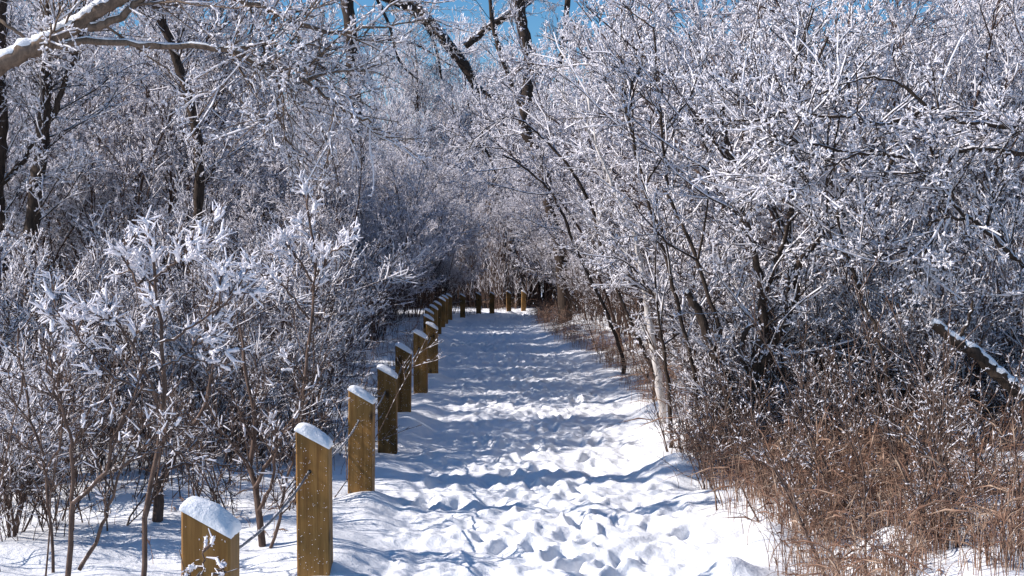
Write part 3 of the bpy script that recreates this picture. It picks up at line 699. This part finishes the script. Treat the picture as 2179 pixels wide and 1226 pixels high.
for rn, lst in rows_.items():
    for j, (p, d) in enumerate(sorted(lst)):
        x = (p - CX) * d / F_PX; e = empty("brown_brush", (x, d, float(ground_z(x, d)) - .03), kbr * 1.9)
        s = .8 + .08 * (kbr % 5); e.scale = (s, s, s)
        tag(e, f"bare brown twiggy brush on the right bank, {rn} row, {cols[j]}", "brush", "bare brown brush on the right bank")
        link("stem", BRUSH[kbr % 3][0], e); link("rime", BRUSH[kbr % 3][1], e)["kind"] = "stuff"; kbr += 1
BL = [(60, 7.6), (160, 7.4), (230, 8.2), (420, 8.4), (500, 7.8), (575, 8.0), (110, 9.0), (200, 9.8), (300, 9.4), (400, 9.6), (480, 10.2), (560, 9.6), (640, 9.8), (700, 10.6), (20, 6.4)]
rows_ = {}
for p, d in BL: rows_.setdefault("front" if d < 6.7 else "middle" if d < 8.7 else "rear", []).append((p, d))
ncol = "leftmost,second from left,third from left,fourth from left,fifth from left,sixth from left,seventh from left,eighth from left".split(",")
for rn, lst in rows_.items():
    for j, (p, d) in enumerate(sorted(lst)):
        x = (p - CX) * d / F_PX; e = empty("twiggy_brush", (x, d, float(ground_z(x, d)) - .03), kbr * 2.3)
        s = .75 + .09 * (kbr % 5); e.scale = (s, s, s)
        tag(e, f"bare twiggy brush in the snow left of the fence, {rn} row, {ncol[j]}", "brush", "bare twiggy brush in the left snow")
        link("stem", BRUSH[kbr % 3][0], e); link("rime", BRUSH[kbr % 3][1], e)["kind"] = "stuff"; kbr += 1
# dry grass: stuff
rg = np.random.default_rng(55); gx, gy, gh = [], [], []
def tuft(x, y, n, rad, h):
    for _ in range(n): gx.append(x + rg.normal(0, rad)); gy.append(y + rg.normal(0, rad)); gh.append(h * rg.uniform(.5, 1.15))
for _ in range(460):
    d = rg.uniform(5.4, 10.8); x = right_edge(d) + .10 + abs(rg.normal(0, 1.25)); tuft(x, d, int(rg.integers(5, 24)), .07, rg.uniform(.25, .66))
for _ in range(170):
    d = rg.uniform(11, 46); x = right_edge(d) + .10 + abs(rg.normal(0, .35)); tuft(x, d, int(rg.integers(8, 24)), .1, rg.uniform(.35, .8))
for _ in range(60):
    d = rg.uniform(6.5, 12); x = -1.3 - abs(rg.normal(0, 1.3)); tuft(x, d, int(rg.integers(3, 9)), .12, rg.uniform(.12, .3))
for _ in range(50):
    k = int(rg.integers(4, 19)); tuft(POST_X[k] - .3 - abs(rg.normal(0, .3)), POST_D[k] + rg.uniform(-1, 1), int(rg.integers(6, 16)), .1, rg.uniform(.4, .8))
gx, gy, gh = map(np.array, (gx, gy, gh)); N = len(gx); gz = np.array([ground_z(a_, b_) for a_, b_ in zip(gx, gy)])
az = rg.uniform(0, 6.28, N); bend = rg.uniform(.12, 1.25, N); tt = np.linspace(0, 1, 7)
u = bend[:, None] * tt ** 2.2
hx = gh[:, None] * u * .75; hz_ = gh[:, None] * (tt - .55 * u * tt)
P = np.stack([gx[:, None] + np.cos(az)[:, None] * hx, gy[:, None] + np.sin(az)[:, None] * hx, gz[:, None] - .02 + hz_], -1)
m = MB(); m.tubes(P, .0022, .0009, 3, rg)
hd = P[rg.random(N) < .30][:, 4:, :]; m.tubes(hd, .0052, .002, 4, rg, .3, prof=np.array([.5, 1.3, .6]))
sd2, _, _ = kids(hd, 7, 0, 1, .035, .55, -.25, 0, 2, rg, lt=.2); m.tubes(sd2, .0018, .0006, 3, rg)
tag(link("dry_grass", m.mesh("dry_grass", M_GRASS)), "dry brown grass along the right bank and under the fence", "grass", kind="stuff")

# ------------------------------------------------------------------ the wood behind and around: one mass, stuff
def wood_proto(seed, h, n, sp, nb, nt, Lb, r, n3=4):
    r_ = np.random.default_rng(seed); bm = MB()
    st = stems(n, h, sp, (0, 0), 9, r_, .09, .3); bm.tubes(st, r * r_.uniform(.6, 1.2, n), r * .2, 6, r_, .1, 0)
    br, _, _ = kids(st, nb, .22, 1, Lb, .65, .05, .13, 6, r_, lt=.5); bm.tubes(br, .014, .006, 4, r_, .1, 0)
    tw, _, _ = kids(br, nt, .1, 1, Lb * .42, .65, .05, .13, 4, r_, lt=.3); kk = r_.random(len(tw)) < np.clip((tw[:, 0, 2] - .8) / 2, .3, .9)
    bm.tubes(tw[~kk], .007, .004, 3, r_, 0, 0); bm.tubes(tw[kk], .012, .008, 3, r_, .3, 1)
    l3, _, _ = kids(tw, n3, .1, 1, .22, .75, .06, .12, 3, r_, lt=.3); kk = r_.random(len(l3)) < np.clip((l3[:, 0, 2] - .8) / 2, .3, .8)
    bm.tubes(l3[~kk], .005, .003, 3, r_, 0, 0); bm.tubes(l3[kk], .013, .007, 3, r_, .3, 1)
    me = bm.mesh("wood_tree", [M_TWIG, M_FROST]); o = bpy.data.objects.new("wood_tree", me); return o
WC = bpy.data.collections.new("wood_sources")
for o in (wood_proto(400, 9.5, 3, .16, 26, 9, 2.0, .09), wood_proto(401, 8, 4, .22, 22, 9, 1.8, .07), wood_proto(402, 5.5, 8, .28, 14, 8, 1.5, .035), wood_proto(403, 5, 8, .34, 14, 8, 1.4, .03), wood_proto(404, 9, 4, .24, 26, 10, 1.9, .06)): WC.objects.link(o)
rw = np.random.default_rng(66); pts, scs = [], []
def addp(x, y, s): pts.append((x, y, -.15)); scs.append(s)
for _ in range(150):                                    # beyond the bend
    y = rw.uniform(51, 76); x = rw.uniform(-.3757 * y - 3, .3757 * y + 3); addp(x, y, rw.uniform(.75, 1.1) * (.85 if -9 < x < -1 else 1))
for _ in range(60):
    addp(rw.uniform(-8, 8), rw.uniform(53, 60), rw.uniform(.6, .9))
for _ in range(34):
    addp(rw.uniform(-8.5, .5), rw.uniform(54, 66), rw.uniform(.95, 1.32))
for _ in range(14):
    addp(rw.uniform(-1, 4), rw.uniform(55, 66), rw.uniform(1.0, 1.35))
for x, y, s in ((-6, 11.3, .5), (-6.3, 12.3, .55), (-7.5, 12.6, .6), (-8, 13.5, .6)): addp(x, y, s)  # trees left of the view, added to cast a shade band on the path
for _ in range(45):                                     # deep left
    y = rw.uniform(15, 52); x = min(-9.5, -.30 * y) - rw.uniform(0, 7); addp(x, y, rw.uniform(.65, 1.0))
for _ in range(45):                                     # deep right
    y = rw.uniform(13, 52); x = max(7.5, .20 * y) + rw.uniform(0, 8); addp(x, y, rw.uniform(.65, 1.0))
def under_proto(seed, n, h):
    r_ = np.random.default_rng(seed); bm = MB()
    st = stems(n, h, .14, (0, 0), 6, r_, .08, .9); bm.tubes(st, .013, .005, 4, r_)
    br, _, _ = kids(st, 7, .25, 1, .5, .5, .08, .1, 4, r_); kk = r_.random(len(br)) < .45; bm.tubes(br[~kk], .006, .003, 3, r_); bm.tubes(br[kk], .008, .005, 3, r_, .3, 1)
    tw, _, _ = kids(br, 4, .2, 1, .2, .6, .06, .1, 3, r_); kk = r_.random(len(tw)) < .5; bm.tubes(tw[~kk], .004, .002, 3, r_); bm.tubes(tw[kk], .008, .004, 3, r_, .3, 1)
    return bpy.data.objects.new("understory", bm.mesh("understory", [M_SHOOT, M_FROST]))
UC = bpy.data.collections.new("understory_sources")
for o in (under_proto(410, 22, 2.4), under_proto(411, 26, 1.9), under_proto(412, 20, 4.4), under_proto(413, 18, 5.2)): UC.objects.link(o)
pm_ = bpy.data.meshes.new("frosted_wood"); pm_.from_pydata(pts, [], []); at_ = pm_.attributes.new("size", 'FLOAT', 'POINT'); at_.data.foreach_set("value", np.array(scs, np.float32))
wood = link("frosted_wood", pm_); tag(wood, "pale frosted wood filling the background beyond the bend of the path", "wood", kind="stuff")
ng = bpy.data.node_groups.new("wood_scatter", 'GeometryNodeTree')
ng.interface.new_socket("Geometry", in_out='INPUT', socket_type='NodeSocketGeometry'); ng.interface.new_socket("Geometry", in_out='OUTPUT', socket_type='NodeSocketGeometry')
gi, go = ng.nodes.new("NodeGroupInput"), ng.nodes.new("NodeGroupOutput")
ci = ng.nodes.new("GeometryNodeCollectionInfo"); ci.inputs["Collection"].default_value = WC; ci.inputs["Separate Children"].default_value = True; ci.inputs["Reset Children"].default_value = True
ip = ng.nodes.new("GeometryNodeInstanceOnPoints"); ip.inputs["Pick Instance"].default_value = True
rv = ng.nodes.new("FunctionNodeRandomValue"); rv.data_type = 'FLOAT_VECTOR'; rv.inputs[0].default_value = (0, 0, 0); rv.inputs[1].default_value = (0, 0, 6.28)
na = ng.nodes.new("GeometryNodeInputNamedAttribute"); na.data_type = 'FLOAT'; na.inputs["Name"].default_value = "size"
ng.links.new(gi.outputs[0], ip.inputs["Points"]); ng.links.new(ci.outputs[0], ip.inputs["Instance"]); ng.links.new(rv.outputs[0], ip.inputs["Rotation"]); ng.links.new(na.outputs[0], ip.inputs["Scale"])
ng.links.new(ip.outputs[0], go.inputs[0])
md = wood.modifiers.new("scatter", 'NODES'); md.node_group = ng
ng2 = ng.copy(); next(n_ for n_ in ng2.nodes if n_.type == 'COLLECTION_INFO').inputs["Collection"].default_value = UC
up = [(rw.uniform(-9, 9), rw.uniform(49.8, 57), -.15) for _ in range(130)]
up = [p_ for p_ in up if not (left_edge(p_[1]) - .6 < p_[0] < right_edge(p_[1]) + .2)]
um = bpy.data.meshes.new("undergrowth"); um.from_pydata(up, [], []); ua = um.attributes.new("size", 'FLOAT', 'POINT'); ua.data.foreach_set("value", rw.uniform(.7, 1.15, len(up)).astype(np.float32))
uo = link("undergrowth", um); tag(uo, "grey brown thicket of thin stems beyond the bend, behind the farthest posts", "undergrowth", kind="stuff")
uo.modifiers.new("scatter", 'NODES').node_group = ng2

# ------------------------------------------------------------------ drifting snow crystals
rs = np.random.default_rng(88); n = 900
y = rs.uniform(5, 22, n); x = rs.uniform(-.25, .25, n) * y; z = rs.uniform(.05, 2.2, n)
c = np.stack([x, y, z], -1); d = norm(rs.normal(0, 1, (n, 3))); L = rs.uniform(.001, .003, n)[:, None] * np.sqrt(y / 8)[:, None]
m = MB(); m.tubes(np.stack([c - d * L, c, c + d * L], 1), L[:, 0] * .55, L[:, 0] * .5, 4, rs, .2, prof=np.array([.5, 1, .5]))
tag(link("falling_snow", m.mesh("falling_snow", M_FROST)), "tiny snow crystals drifting in the air over the path", "snow", kind="stuff")
